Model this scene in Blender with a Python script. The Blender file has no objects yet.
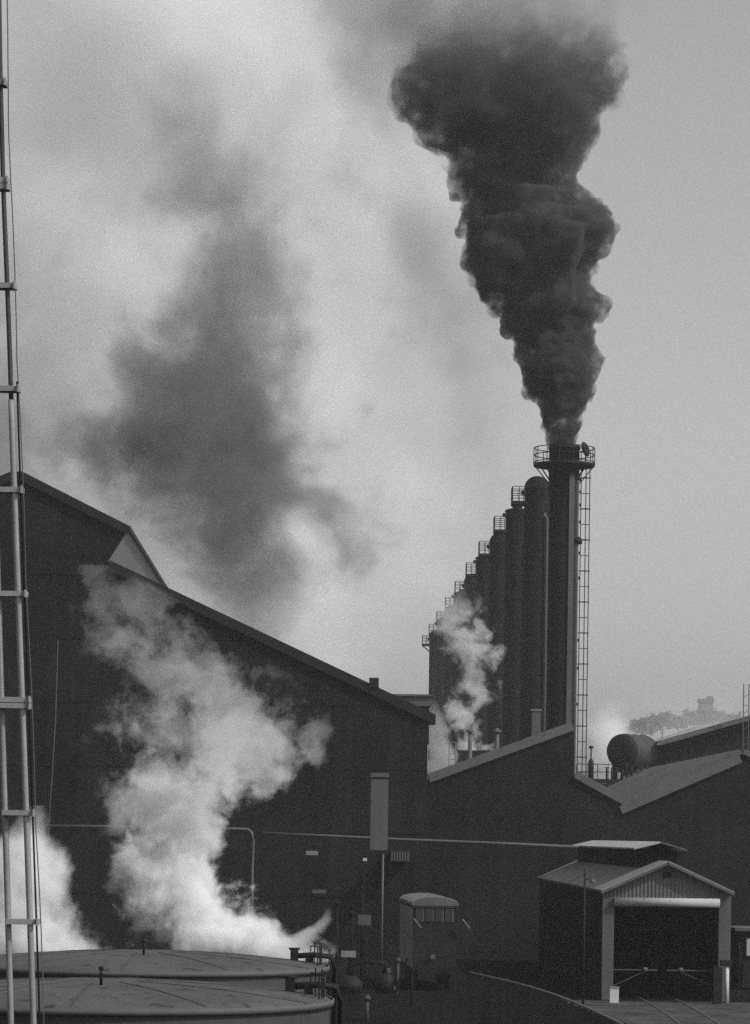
import bpy, bmesh, math, random
from mathutils import Vector, Matrix
random.seed(7)
PI = math.pi
R = math.radians
S = bpy.context.scene
C = S.collection

# ------------------------------------------------------------------ camera
F = 3000.0            # focal length in pixels
PX, PY = 320.0, 835.0  # vanishing point of the yard's depth axis
CH = 6.7              # camera height
ROLL = R(0.8)
cr, sr = math.cos(ROLL), math.sin(ROLL)
cam_d = bpy.data.cameras.new('camera')
cam = bpy.data.objects.new('camera', cam_d)
C.objects.link(cam)
cam.matrix_world = Matrix.Translation((0, 0, CH)) @ Matrix.Rotation(PI/2, 4, 'X') @ Matrix.Rotation(ROLL, 4, 'Z')
cam_d.sensor_width = 36
cam_d.sensor_fit = 'AUTO'
cam_d.lens = F/1024*36
cam_d.shift_x = (375-PX)/1024
cam_d.shift_y = (PY-512)/1024
cam_d.clip_start = 0.5
cam_d.clip_end = 9000
S.camera = cam


def P(px, py, Y):
    dx, dy = px-PX, PY-py
    return Vector(((dx*cr-dy*sr)*Y/F, Y, CH+(dx*sr+dy*cr)*Y/F))


def XZ(px, py, Y):
    p = P(px, py, Y)
    return (p.x, p.z)


# ------------------------------------------------------------------ helpers
class MB:
    def __init__(s):
        s.bm = bmesh.new()

    def box(s, x0, x1, y0, y1, z0, z1):
        vs = [s.bm.verts.new(v) for v in ((x0, y0, z0), (x1, y0, z0), (x1, y1, z0), (x0, y1, z0),
                                          (x0, y0, z1), (x1, y0, z1), (x1, y1, z1), (x0, y1, z1))]
        for f in ((0, 3, 2, 1), (4, 5, 6, 7), (0, 1, 5, 4), (1, 2, 6, 5), (2, 3, 7, 6), (3, 0, 4, 7)):
            s.bm.faces.new([vs[i] for i in f])
        return s

    def bar(s, a, b, w, h=None, up=(0, 0, 1)):
        a, b = Vector(a), Vector(b)
        h = h or w
        d = (b-a).normalized()
        u = Vector(up)
        if abs(d.dot(u)) > .98:
            u = Vector((0, 1, 0))
        x = d.cross(u).normalized()
        u = x.cross(d).normalized()
        ps = []
        for q in (a, b):
            for i, j in ((-1, -1), (1, -1), (1, 1), (-1, 1)):
                ps.append(s.bm.verts.new(q+x*i*w/2+u*j*h/2))
        for f in ((3, 2, 1, 0), (4, 5, 6, 7), (0, 1, 5, 4), (1, 2, 6, 5), (2, 3, 7, 6), (3, 0, 4, 7)):
            s.bm.faces.new([ps[i] for i in f])
        return s

    def tube(s, pts, r, n=8, caps=True):
        pts = [Vector(p) for p in pts]
        rings = []
        for i, p in enumerate(pts):
            a = pts[max(i-1, 0)]
            b = pts[min(i+1, len(pts)-1)]
            d = (b-a).normalized()
            u = Vector((0, 0, 1)) if abs(d.z) < .95 else Vector((0, 1, 0))
            x = d.cross(u).normalized()
            y = x.cross(d).normalized()
            rr = r[i] if isinstance(r, (list, tuple)) else r
            rings.append([s.bm.verts.new(p+x*rr*math.cos(t*2*PI/n)+y*rr*math.sin(t*2*PI/n)) for t in range(n)])
        for a, b in zip(rings, rings[1:]):
            for t in range(n):
                f = s.bm.faces.new((a[t], a[(t+1) % n], b[(t+1) % n], b[t]))
                f.smooth = n > 6
        if caps:
            s.bm.faces.new(rings[0][::-1])
            s.bm.faces.new(rings[-1])
        return s

    def lathe(s, prof, c=(0, 0, 0), n=32, a0=0, a1=2*PI):
        c = Vector(c)
        full = abs(a1-a0-2*PI) < 1e-6
        m = n if full else n+1
        rings = []
        for r, z in prof:
            if r < 1e-6:
                rings.append([s.bm.verts.new(c+Vector((0, 0, z)))]*m)
            else:
                rings.append([s.bm.verts.new(c+Vector((r*math.cos(a0+(a1-a0)*t/n), r*math.sin(a0+(a1-a0)*t/n), z))) for t in range(m)])
        for a, b in zip(rings, rings[1:]):
            for t in range(n):
                t2 = (t+1) % m
                vs = []
                for v in (a[t], a[t2], b[t2], b[t]):
                    if v not in vs:
                        vs.append(v)
                if len(vs) > 2:
                    f = s.bm.faces.new(vs)
                    f.smooth = True
        return s

    def prism(s, poly, y0, y1):
        """polygon of (x, z) pushed from depth y0 to y1"""
        a = [s.bm.verts.new((x, y0, z)) for x, z in poly]
        b = [s.bm.verts.new((x, y1, z)) for x, z in poly]
        s.bm.faces.new(a)
        s.bm.faces.new(b[::-1])
        n = len(poly)
        for i in range(n):
            s.bm.faces.new((a[i], b[i], b[(i+1) % n], a[(i+1) % n]))
        return s

    def quad(s, *ps):
        s.bm.faces.new([s.bm.verts.new(p) for p in ps])
        return s

    def build(s, name, m, parent=None, flat_angle=None):
        bmesh.ops.recalc_face_normals(s.bm, faces=s.bm.faces)
        me = bpy.data.meshes.new(name)
        s.bm.to_mesh(me)
        s.bm.free()
        for e in me.edges:
            pass
        o = bpy.data.objects.new(name, me)
        C.objects.link(o)
        if m:
            me.materials.append(m)
        if parent:
            o.parent = parent
        return o


def tag(o, label, cat, group=None, kind=None):
    o['label'] = label
    o['category'] = cat
    if group:
        o['group'] = group
    if kind:
        o['kind'] = kind
    return o


def thing(name, label, cat, loc=(0, 0, 0), rz=0, group=None):
    o = bpy.data.objects.new(name, None)
    C.objects.link(o)
    o.location = loc
    o.rotation_euler = (0, 0, rz)
    o.empty_display_size = .3
    return tag(o, label, cat, group)


def copy_tree(o, parent=None):
    c = o.copy()
    C.objects.link(c)
    c.parent = parent
    for ch in list(o.children):
        copy_tree(ch, c)
    return c


# ------------------------------------------------------------------ materials
class NT:
    def __init__(s, nt):
        s.nt = nt

    def n(s, t, **kw):
        nd = s.nt.nodes.new(t)
        for k, v in kw.items():
            if k.startswith('i_'):
                nd.inputs[k[2:].replace('_', ' ')].default_value = v
            else:
                setattr(nd, k, v)
        return nd

    def l(s, a, b):
        s.nt.links.new(a, b)

    def math(s, op, a, b=None, c=None, clamp=False):
        nd = s.nt.nodes.new('ShaderNodeMath')
        nd.operation = op
        nd.use_clamp = clamp
        for i, v in enumerate((a, b, c)):
            if v is None:
                continue
            if isinstance(v, (int, float)):
                nd.inputs[i].default_value = v
            else:
                s.l(v, nd.inputs[i])
        return nd.outputs[0]


def newmat(name):
    m = bpy.data.materials.new(name)
    m.use_nodes = True
    m.node_tree.nodes.clear()
    return m, NT(m.node_tree)


def mat(name, base, var=.35, scale=.6, rough=.8, corr=0, corr_axis='X', streak=0.0, spec=.3, bump=.15, spots=0.0, metal=0.0):
    """grey weathered surface: blotches + fine grit, vertical streaks, optional corrugation (metres per wave)"""
    m, t = newmat(name)
    tc = t.n('ShaderNodeTexCoord')
    n1 = t.n('ShaderNodeTexNoise', i_Scale=scale, i_Detail=6.0, i_Roughness=.62)
    t.l(tc.outputs['Object'], n1.inputs['Vector'])
    n2 = t.n('ShaderNodeTexNoise', i_Scale=scale*14, i_Detail=3.0, i_Roughness=.7)
    t.l(tc.outputs['Object'], n2.inputs['Vector'])
    v = t.math('ADD', t.math('MULTIPLY', t.math('SUBTRACT', n1.outputs[0], .5), 2.2*var),
               t.math('MULTIPLY', t.math('SUBTRACT', n2.outputs[0], .5), .9*var))
    if streak:
        mp = t.n('ShaderNodeMapping')
        mp.inputs['Scale'].default_value = (2.2, 2.2, .06)
        t.l(tc.outputs['Object'], mp.inputs['Vector'])
        n3 = t.n('ShaderNodeTexNoise', i_Scale=1.0, i_Detail=4.0, i_Roughness=.6)
        t.l(mp.outputs[0], n3.inputs['Vector'])
        v = t.math('ADD', v, t.math('MULTIPLY', t.math('SUBTRACT', n3.outputs[0], .5), streak*2))
    if spots:
        n4 = t.n('ShaderNodeTexNoise', i_Scale=scale*5, i_Detail=2.0)
        t.l(tc.outputs['Object'], n4.inputs['Vector'])
        v = t.math('SUBTRACT', v, t.math('MULTIPLY', t.math('GREATER_THAN', n4.outputs[0], .64), spots))
    val = t.math('MULTIPLY', t.math('ADD', v, 1.0), base)
    val = t.math('MAXIMUM', t.math('MINIMUM', val, .85), base*.25)
    cmb = t.n('ShaderNodeCombineColor')
    for i in range(3):
        t.l(val, cmb.inputs[i])
    b = t.n('ShaderNodeBsdfPrincipled')
    t.l(cmb.outputs[0], b.inputs['Base Color'])
    b.inputs['Roughness'].default_value = rough
    b.inputs['Metallic'].default_value = metal
    b.inputs['Specular IOR Level'].default_value = spec
    h = t.math('MULTIPLY', n2.outputs[0], .02)
    if corr:
        sp = t.n('ShaderNodeSeparateXYZ')
        t.l(tc.outputs['Object'], sp.inputs[0])
        w = t.math('SINE', t.math('MULTIPLY', sp.outputs[corr_axis], 2*PI/corr))
        h = t.math('ADD', h, t.math('MULTIPLY', w, corr*.14))
    bp = t.n('ShaderNodeBump', i_Distance=1.0, i_Strength=bump if not corr else .6)
    t.l(h, bp.inputs['Height'])
    t.l(bp.outputs[0], b.inputs['Normal'])
    o = t.n('ShaderNodeOutputMaterial')
    t.l(b.outputs[0], o.inputs['Surface'])
    return m


M = dict(
    soot_wall=mat('sooty_sheet_wall', .015, .8, .16, .9, streak=.7, spec=.05),
    soot_wall2=mat('sooty_brick_wall', .015, .8, .2, .92, streak=.5, spec=.05),
    soot_lap=mat('sooty_lap', .011, .3, .5, .9, spec=.1),
    soot_trim=mat('dark_trim', .018, .3, .5, .85, spec=.15),
    rake=mat('weathered_roof_edge', .11, .4, .7, .85, spots=.3),
    roof_grey=mat('grey_sheet_roof', .10, .45, .35, .8, corr=.3, corr_axis='Y', spots=.25),
    roof_dark=mat('dark_sheet_roof', .05, .4, .3, .85),
    glazing=mat('pale_lit_glazing', .28, .3, .5, .4, spec=.5),
    steel=mat('dark_steel', .012, .6, .8, .8, streak=.4, spec=.06),
    iron=mat('black_iron', .010, .3, 1.5, .7, spec=.2),
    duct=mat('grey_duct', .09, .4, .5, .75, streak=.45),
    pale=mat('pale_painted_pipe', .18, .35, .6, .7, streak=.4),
    tank_roof=mat('tank_roof_plate', .066, .55, .5, .85, spots=.5),
    tank_seam=mat('tank_seam', .045, .3, .5, .85),
    tank_wall=mat('tank_wall_plate', .045, .4, .3, .8, streak=.3),
    panel=mat('pale_panel', .085, .25, .6, .85, streak=.25),
    shed_sheet=mat('shed_sheet', .10, .35, .45, .85, corr=.16, streak=.35),
    shed_roof=mat('shed_roof_sheet', .21, .5, .35, .85, corr=.24, corr_axis='Y', spots=.4),
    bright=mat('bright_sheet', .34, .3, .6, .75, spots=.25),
    white=mat('white_paint', .5, .3, 1.2, .7, spots=.3),
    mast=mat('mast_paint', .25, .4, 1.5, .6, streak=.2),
    dark_mast=mat('dark_upper_mast', .05, .4, 1.5, .7),
    wood=mat('tarred_board', .035, .5, .9, .9, corr=.22, streak=.4),
    ground=mat('cinder_ground', .012, .6, .25, .95, spots=.3, spec=0.0),
    road=mat('pale_yard_surface', .06, 1.1, .7, .9, spots=.45, spec=.03),
    rail=mat('rail_steel', .16, .3, 2, .4, metal=.5),
    bark=mat('bark', .05, .3, .3, .9),
    leaf=mat('winter_foliage', .12, .3, .05, .9),
    hill=mat('hill_ground', .12, .4, .02, .95),
    glass=mat('dull_window', .03, .3, .5, .25, spec=.5),
    pane=mat('pale_window', .40, .3, .5, .4, spec=.5),
)

# ------------------------------------------------------------------ world and sun
EL, AZ = 42.0, 118.0     # sun height and compass angle from +Y towards +X: right of and slightly behind the camera
W = bpy.data.worlds.new('World')
S.world = W
W.use_nodes = True
wt = NT(W.node_tree)
W.node_tree.nodes.clear()
sky = wt.n('ShaderNodeTexSky')
sky.sky_type = 'NISHITA'
sky.sun_disc = False
sky.sun_elevation = R(EL)
sky.sun_rotation = R(AZ)
sky.air_density = 1.0
sky.dust_density = 3.0
sky.ozone_density = 1.0
bw = wt.n('ShaderNodeRGBToBW')
bg = wt.n('ShaderNodeBackground', i_Strength=.14)
wo = wt.n('ShaderNodeOutputWorld')
wt.l(sky.outputs[0], bw.inputs[0])
wt.l(bw.outputs[0], bg.inputs['Color'])
wt.l(bg.outputs[0], wo.inputs['Surface'])
sd = bpy.data.lights.new('sun', 'SUN')
sd.energy = 2.6
sd.angle = R(2)
sd.color = (1, 1, 1)
so = bpy.data.objects.new('sun', sd)
C.objects.link(so)
sdir = Vector((math.sin(R(AZ))*math.cos(R(EL)), math.cos(R(AZ))*math.cos(R(EL)), math.sin(R(EL))))
so.rotation_euler = sdir.to_track_quat('Z', 'Y').to_euler()
so.location = (60, -40, 90)

# ------------------------------------------------------------------ ground
g = MB()
nx, ny = 60, 80
vg = [[None]*(ny+1) for _ in range(nx+1)]
for i in range(nx+1):
    for j in range(ny+1):
        x = -900+1800*i/nx
        y = -60+1900*(j/ny)**1.6
        vg[i][j] = g.bm.verts.new((x, y, 0))
for i in range(nx):
    for j in range(ny):
        g.bm.faces.new((vg[i][j], vg[i+1][j], vg[i+1][j+1], vg[i][j+1]))
tag(g.build('ground', M['ground']), 'dark cinder ground of the works yard', 'ground', kind='structure')

# pale strip of yard surface before the shed, lighter than the ground
g = MB()
pts = [(9.6, 124.2), (20.6, 124.2), (20.2, 119), (18.5, 112), (17, 104), (14.5, 97), (11.8, 97), (11.3, 108), (10.6, 116)]
g.bm.faces.new([g.bm.verts.new((x, y, .006)) for x, y in pts])
tag(g.build('path', M['road']), 'pale strip of yard in front of the engine shed', 'path', kind='structure')

# ------------------------------------------------------------------ hill far behind
h = MB()
prof = [(560, 795), (600, 765), (630, 745), (660, 738), (690, 728), (712, 722), (735, 728), (770, 745), (830, 790), (900, 832)]
Yh = 1450
rows = []
for k in range(7):
    sc = [0.0, .35, .7, .92, 1.0, .85, .1][k]
    yy = Yh-240+k*60
    row = []
    for px, py in prof:
        p = P(px, py, Yh)
        row.append(h.bm.verts.new((p.x, yy, max(.02, (p.z)*sc))))
    rows.append(row)
for a, b in zip(rows, rows[1:]):
    for i in range(len(prof)-1):
        f = h.bm.faces.new((a[i], a[i+1], b[i+1], b[i]))
        f.smooth = True
tag(h.build('hill', M['hill']), 'distant hazy hill behind the roofs', 'hill', kind='structure')


def tree(px, pyb, pyt, Y, wpx, label):
    b = P(px, pyb, Y)
    t = P(px, pyt, Y)
    H = t.z-b.z
    rw = wpx*Y/F/2
    root = thing('tree', label, 'tree', (b.x, Y, b.z-2), 0, 'trees on the far hill')
    m = MB()
    m.tube([(0, 0, 0), (.3, 0, H*.35), (0, .2, H*.8)], [H*.035, H*.025, H*.008], 7)
    limbs = []
    for k in range(7):
        a = random.uniform(0, 2*PI)
        z0 = H*random.uniform(.25, .6)
        e = Vector((math.cos(a)*rw*.75, math.sin(a)*rw*.75, z0+H*random.uniform(.1, .35)))
        m.tube([(0, 0, z0), (e.x*.5, e.y*.5, z0+(e.z-z0)*.6), e], [H*.016, H*.01, H*.004], 5)
        limbs.append(e)
    m.build('trunk', M['bark'], root)
    c = MB()
    cl = [(Vector((0, 0, H*.85)), .35*rw)]+[(e, random.uniform(.3, .5)*rw) for e in limbs]
    for k in range(6):
        cl.append((Vector((random.uniform(-.7, .7)*rw, random.uniform(-.7, .7)*rw, H*random.uniform(.45, .9))), random.uniform(.25, .42)*rw))
    for ctr, r in cl:
        for k in range(150):
            d = Vector((random.gauss(0, 1), random.gauss(0, 1), random.gauss(0, 1))).normalized()*r*random.uniform(.3, 1.05)
            q = ctr+d
            s_ = random.uniform(.25, .6)*max(1, rw*.12)
            u = Vector((random.gauss(0, 1), random.gauss(0, 1), random.gauss(0, 1))).normalized()
            v = u.orthogonal().normalized()
            w = u.cross(v)
            c.bm.faces.new([c.bm.verts.new(q+v*s_), c.bm.verts.new(q+w*s_), c.bm.verts.new(q-v*s_), c.bm.verts.new(q-w*s_)])
    c.build('crown', M['leaf'], root)
    return root


for a in [(642, 742, 713, 1360, 26, 'rounded hazy tree at the left end of the far hill'),
          (662, 738, 708, 1400, 30, 'broad hazy tree second from the left on the far hill'),
          (678, 734, 712, 1430, 20, 'small hazy tree between two broader ones on the far hill'),
          (694, 730, 707, 1440, 24, 'hazy tree just left of the hilltop tower'),
          (712, 726, 705, 1400, 30, 'hazy tree in front of the hilltop tower'),
          (730, 730, 710, 1440, 26, 'hazy tree just right of the hilltop tower'),
          (626, 750, 722, 1360, 18, 'low hazy tree beside the steam at the foot of the far hill')]:
    tree(*a)
b = P(706, 722, 1460)
t_ = thing('hilltop_tower', 'small square tower with a square stub on its top on the hazy hilltop', 'tower', (b.x, 1462, b.z-4))
MB().box(-3.2, 3.2, -3, 3, 0, 13.5).build('wall', M['hill'], t_)
m = MB().box(-3.7, 3.7, -3.5, 3.5, 13.52, 14.3)
for k in range(4):
    m.box(-3.6+k*2.1, -2.6+k*2.1, -3.4, 3.4, 14.3, 15.3)
m.build('parapet', M['hill'], t_)
MB().box(.4, 3.2, -1.5, 1.5, 14.32, 16.6).build('turret', M['hill'], t_)

# ------------------------------------------------------------------ main mill building
Y0, Y1 = 160.0, 205.0


def poly(pts, Y):
    return [XZ(px, py, Y) for px, py in pts]


mill = thing('mill_building', 'huge black gabled mill building with a raised roof monitor and pale glazing', 'building', (0, Y0, 0))


def L(o):  # move the local geometry of a part so that its parent's location is taken off
    for v in o.data.vertices:
        v.co -= o.parent.location
    o.data.update()
    return o


ridge = (17, 471)
outline = [(-190, 560), (-62, 505), (-60, 503), ridge, (129, 527), (107, 561), (375, 686), (428, 713)]
pl = poly(outline, Y0)
# mirror-ish left half, then straight down
wall = [(pl[0][0], 0), pl[0], (pl[1][0], pl[1][1]), pl[3], pl[4], pl[5], pl[6], pl[7], (pl[7][0], 0)]
L(MB().prism(wall, Y0, Y0+.5).build('gable_wall', M['soot_wall'], mill))
# right side wall
L(MB().box(pl[7][0]-.4, pl[7][0], Y0+.503, Y1, 0, pl[7][1]-.1).build('side_wall', M['soot_wall'], mill))


def slab(mb, a, b, th, y0, y1):
    """sloping sheet from a to b (x,z), thickness th upwards"""
    d = Vector((b[0]-a[0], b[1]-a[1])).normalized()
    n = Vector((-d.y, d.x))
    if n.y < 0:
        n = -n
    mb.prism([a, b, (b[0]+n.x*th, b[1]+n.y*th), (a[0]+n.x*th, a[1]+n.y*th)], y0, y1)


m = MB()
slab(m, (pl[5][0]-.12, pl[5][1]-.10), (pl[7][0]+.12, pl[7][1]-.2), .16, Y0+.1, Y1)
slab(m, (pl[3][0], pl[3][1]-.15), (pl[4][0]+.05, pl[4][1]-.17), .16, Y0+.1, Y1)
slab(m, (pl[1][0], pl[1][1]-.15), (pl[3][0]-.05, pl[3][1]-.15), .16, Y0+.1, Y1)
L(m.build('roof', M['roof_dark'], mill))
m = MB()
slab(m, (pl[5][0]-.05, pl[5][1]-.42), (pl[7][0]+.1, pl[7][1]-.5), .5, Y0-.22, Y0-.003)
slab(m, (pl[3][0]+.02, pl[3][1]-.42), (pl[4][0]-.08, pl[4][1]-.42), .46, Y0-.22, Y0-.003)
slab(m, (pl[1][0], pl[1][1]-.42), (pl[3][0]-.02, pl[3][1]-.42), .46, Y0-.22, Y0-.003)
L(m.build('barge_board', M['soot_trim'], mill))
# sloping monitor side glazing; light coming through it is put into the pale colour
m = MB()
dx = Vector((pl[4][0]-pl[5][0], pl[4][1]-pl[5][1]))
m.prism([pl[5], pl[4], (pl[4][0]-.15, pl[4][1]), (pl[5][0]-.15, pl[5][1])], Y0+.51, Y1)
L(m.build('monitor_glazing', M['glazing'], mill))
# eave fitting at the right corner
m = MB()
a = P(432, 716, Y0)
m.box(pl[7][0]+.02, pl[7][0]+.42, Y0+.2, Y0+.9, a.z-.45, a.z+.1)
L(m.build('rain_hopper', M['soot_trim'], mill))
# small step in the rake
a = P(374, 684, Y0)
L(MB().box(a.x-.25, a.x+.25, Y0-.3, Y0+.6, a.z-.2, a.z+.32).build('rake_stop', M['soot_trim'], mill))
# wall girts: long laps in the cladding
m = MB()
for k in range(1, 7):
    z = 3.4*k
    xr = pl[7][0]-.05 if z < pl[7][1]-.8 else pl[5][0]+(pl[5][1]-z)/(pl[5][1]-pl[7][1])*(pl[7][0]-pl[5][0])-1.0
    m.box(pl[0][0]+.1, xr, Y0-.03, Y0-.003, z, z+.06)
L(m.build('cladding_lap', M['soot_lap'], mill))

# pale roof ventilator seen over the right end of the rake
a, b = P(394, 706, 176), P(431, 695, 176)
v = thing('roof_ventilator', 'low pale ventilator hood showing over the right end of the mill roof', 'ventilator', ((a.x+b.x)/2, 176, 0))
w_ = (b.x-a.x)/2
MB().box(-w_, w_, -.6, 2.2, a.z, b.z-.12).build('hood', M['panel'], v)
MB().box(-w_-.1, w_+.1, -.75, 2.35, b.z-.118, b.z).build('cap', M['duct'], v)
MB().box(-w_+.1, w_-.1, -.4, 2.0, a.z-2.2, a.z-.002).build('shaft', M['soot_trim'], v)

# thin pole against the mill wall at left
a, b = P(58, 640, 157), P(49, 822, 157)
m = MB().tube([a, P(55.5, 720, 157), P(52, 775, 157), (b.x, 157, b.z), (b.x-.25, 157, 0)], .025, 6)
tag(m.build('hanging_cable', M['duct']), 'thin slack pale cable hanging down the dark mill wall beside the mast', 'cable')

# pipes along the front
Yp = 156.0
m = MB()
m.tube([P(40, 826, Yp), P(140, 827, Yp), P(236, 829, Yp), P(248, 829.5, Yp), P(252, 833, Yp), P(253, 840, Yp), P(252, 870, Yp), P(252, 905, Yp), (P(252, 905, Yp).x, Yp, 0)], .085, 8)
tag(m.build('pipe', M['duct']), 'pale pipe bending down the mill wall behind the big steam cloud', 'pipe')
m = MB()
m.tube([P(262, 833, 154), P(330, 836, 154), P(400, 839.5, 154), P(480, 842.5, 154), P(582, 847, 154)], .07, 8)
for px, py in ((300, 835), (345, 837), (438, 841), (505, 844), (560, 846)):
    q = P(px, py, 154)
    pass
tag(m.build('pipe', M['panel']), 'long thin pale overhead pipe running past the tall panel to the engine shed', 'pipe')

# tall pale panel box on a post
Yb = 148.0
a, b = P(370, 850, Yb), P(388.5, 773, Yb)
c0 = P(383, 850, Yb)
t_ = thing('panel_box', 'tall narrow grey box with dark cap held up on a thin post', 'box', (c0.x, Yb, 0))
MB().box(a.x-c0.x, b.x-c0.x, -.25, .25, a.z, b.z-.32).build('box', M['panel'], t_)
MB().box(a.x-c0.x+.04, b.x-c0.x-.04, -.2, .2, b.z-.318, b.z-.222).build('neck', M['soot_trim'], t_)
MB().box(a.x-c0.x-.02, b.x-c0.x+.02, -.28, .28, b.z-.22, b.z).build('cap', M['panel'], t_)
MB().tube([(0, 0, 0), (0, 0, a.z-.002)], .055, 8).build('post', M['duct'], t_)

# ------------------------------------------------------------------ sawtooth building
Yw = 168.0
saw = thing('sawtooth_building', 'long low black building with a pale edged sawtooth roof line', 'building', (0, Yw, 0))
o2 = [(424, 785), (432, 781), (574, 730), (574, 778), (624, 806), (742, 754), (900, 826)]
p2 = poly(o2, Yw)
wl = [(p2[0][0], 0)]+p2+[(p2[-1][0], 0)]
L(MB().prism(wl, Yw, Yw+.4).build('front_wall', M['soot_wall2'], saw))
m = MB()
slab(m, (p2[1][0]-.1, p2[1][1]-.08), (p2[2][0], p2[2][1]-.02), .5, Yw-.18, Yw+1.2)
L(m.build('coping', M['rake'], saw))
m = MB()
slab(m, p2[3], (p2[4][0]+.25, p2[4][1]-.1), .42, Yw-.18, Yw+.3)
L(m.build('coping', M['rake'], saw))
m = MB()
slab(m, p2[4], (p2[5][0], p2[5][1]), .3, Yw-.15, Yw+53)
slab(m, (p2[5][0]+.02, p2[5][1]), p2[6], .3, Yw-.15, Yw+53)
L(m.build('roof', M['roof_grey'], saw))
m = MB()
slab(m, (p2[4][0]-.1, p2[4][1]-.45), (p2[5][0], p2[5][1]-.47), .46, Yw-.22, Yw-.155)
L(m.build('barge_board', M['rake'], saw))
m = MB()
slab(m, (p2[1][0], p2[1][1]), (p2[2][0]-.1, p2[2][1]-.1), .2, Yw+1.203, Yw+34)
L(m.build('roof', M['roof_dark'], saw))
L(MB().box(p2[2][0]-.3, p2[2][0]-.02, Yw+.405, Yw+34, p2[3][1]-2, p2[2][1]-.2).build('clerestory', M['soot_wall2'], saw))

# upper building at right
Yu = 226.0
up = thing('warehouse', 'dark warehouse with a pale sloping roof rising behind the sawtooth roof at the right', 'building', (0, Yu, 0))
q = poly([(667, 741), (762, 714), (860, 755)], Yu)
L(MB().prism([(q[0][0], 0), q[0], q[1], q[2], (q[2][0], 0)], Yu, Yu+.4).build('gable_wall', M['soot_wall2'], up))
L(MB().box(q[0][0], q[0][0]+.3, Yu+.402, Yu+34, 0, q[0][1]-.1).build('side_wall', M['soot_wall2'], up))
m = MB()
slab(m, (q[0][0]-.7, q[0][1]-.2), q[1], .16, Yu-.9, Yu+34)
slab(m, (q[1][0]+.02, q[1][1]), q[2], .16, Yu-.9, Yu+34)
L(m.build('roof', M['roof_grey'], up))
m = MB()
slab(m, (q[0][0]-.7, q[0][1]-.4), (q[1][0], q[1][1]-.2), .18, Yu-.98, Yu-.905)
L(m.build('barge_board', M['rake'], up))
# lattice post over that roof
a, b = P(746, 716, 224), P(746, 684, 224)
t_ = thing('lattice_post', 'thin lattice post sticking up at the right edge of the picture above the warehouse roof', 'post', (a.x, 224, 0))
m = MB()
for s_ in (-.2, .2):
    m.bar((s_, 0, 0), (s_, 0, b.z), .07)
for k in range(int(b.z/.6)):
    m.bar((-.2, 0, .6*k), (.2, 0, .6*k+(.3 if k % 2 else .0)), .04)
m.build('lattice', M['duct'], t_)

# ------------------------------------------------------------------ horizontal drum on a trestle
Yd = 224.0
c0 = P(622, 751, Yd)
rr = 17.2*Yd/F
t_ = thing('boiler_drum', 'big riveted horizontal drum with a dark domed end lying on a trestle', 'tank', (c0.x, Yd, c0.z), R(-31))
# local axis: the drum runs along +y
m = MB()
prof = [(0, -.34), (rr*.45, -.29), (rr*.8, -.15), (rr, .05), (rr, .1)]
m.lathe(prof, n=36)
o = m.build('drum_end', M['iron'], t_)
o.rotation_euler = (R(-90), 0, 0)
m = MB()
m.lathe([(rr, .102), (rr, 3.8)], n=36)
for z in (.5, 1.9, 3.3):
    m.lathe([(rr+.002, z), (rr+.04, z+.01), (rr+.04, z+.14), (rr+.002, z+.15)], n=36)
m.lathe([(rr, 3.802), (rr*.8, 4.0), (0, 4.15)], n=36)
o = m.build('shell', M['tank_wall'], t_)
o.rotation_euler = (R(-90), 0, 0)
m = MB()
for yy in (.6, 3.2):
    m.box(-rr*.8, rr*.8, yy-.15, yy+.15, -rr-.25, -rr*.75)
    for s_ in (-1, 1):
        m.bar((s_*rr*.7, yy, -rr-.2), (s_*rr*.8, yy, -c0.z), .18)
m.build('cradle', M['iron'], t_)

# pipe trestle and railings in front of the drum
Yt = 214.0
t_ = thing('pipe_trestle', 'low dark trestle with handrails and pipes in front of the drum', 'trestle', (0, Yt, 0))
a, b = P(575, 779, Yt), P(664, 781, Yt)
m = MB().box(a.x, b.x, -1.2, .8, a.z-.25, a.z)
m.box(a.x, b.x, -1.3, -1.2, a.z-.6, a.z-.3)
m.build('deck', M['iron'], t_)
m = MB()
k = 0
x = a.x
while x < b.x:
    m.bar((x, -1.15, a.z), (x, -1.15, a.z+1.05), .05)
    x += .75
for z in (.5, 1.05):
    m.bar((a.x, -1.15, a.z+z), (b.x, -1.15, a.z+z), .05)
m.build('handrail', M['iron'], t_)
m = MB()
for k in range(6):
    x = a.x+(b.x-a.x)*(k+.3)/6
    m.bar((x, 0, 0), (x, 0, a.z-.252), .22)
    if k:
        m.bar((x, 0, a.z-.4), (x-(b.x-a.x)/6, 0, 1), .1)
m.build('column', M['iron'], t_)
m = MB()
for k in range(9):
    x = P(607+k*5, 770, Yt).x
    hh = random.uniform(.5, 1.25)
    m.tube([(x, .2, a.z), (x, .2, a.z+hh)], random.uniform(.05, .11), 7)
    if k % 2:
        m.tube([(x, .2, a.z+hh*.8), (x+.5, .2, a.z+hh*.8)], .06, 6)
    if k % 3 == 0:
        m.lathe([(0, -.03), (.2, -.03), (.2, .03), (0, .03)], (x, .2, a.z+hh+.05), 10)
m.build('valve_pipes', M['iron'], t_)
x0, x1 = P(588.5, 770, Yt).x, P(594, 770, Yt).x
tk = thing('standing_cylinder', 'small dark upright cylinder beside the foot of the stack ladder', 'cylinder', ((x0+x1)/2, Yt+.3, a.z))
rr2 = (x1-x0)/2
MB().lathe([(0, 0), (rr2, 0), (rr2, 1.25), (rr2*.6, 1.42), (0, 1.48)], n=16).build('shell', M['iron'], tk)
MB().tube([(0, 0, 1.45), (0, 0, 2.2)], .05, 6).build('vent_pipe', M['iron'], tk)
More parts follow.
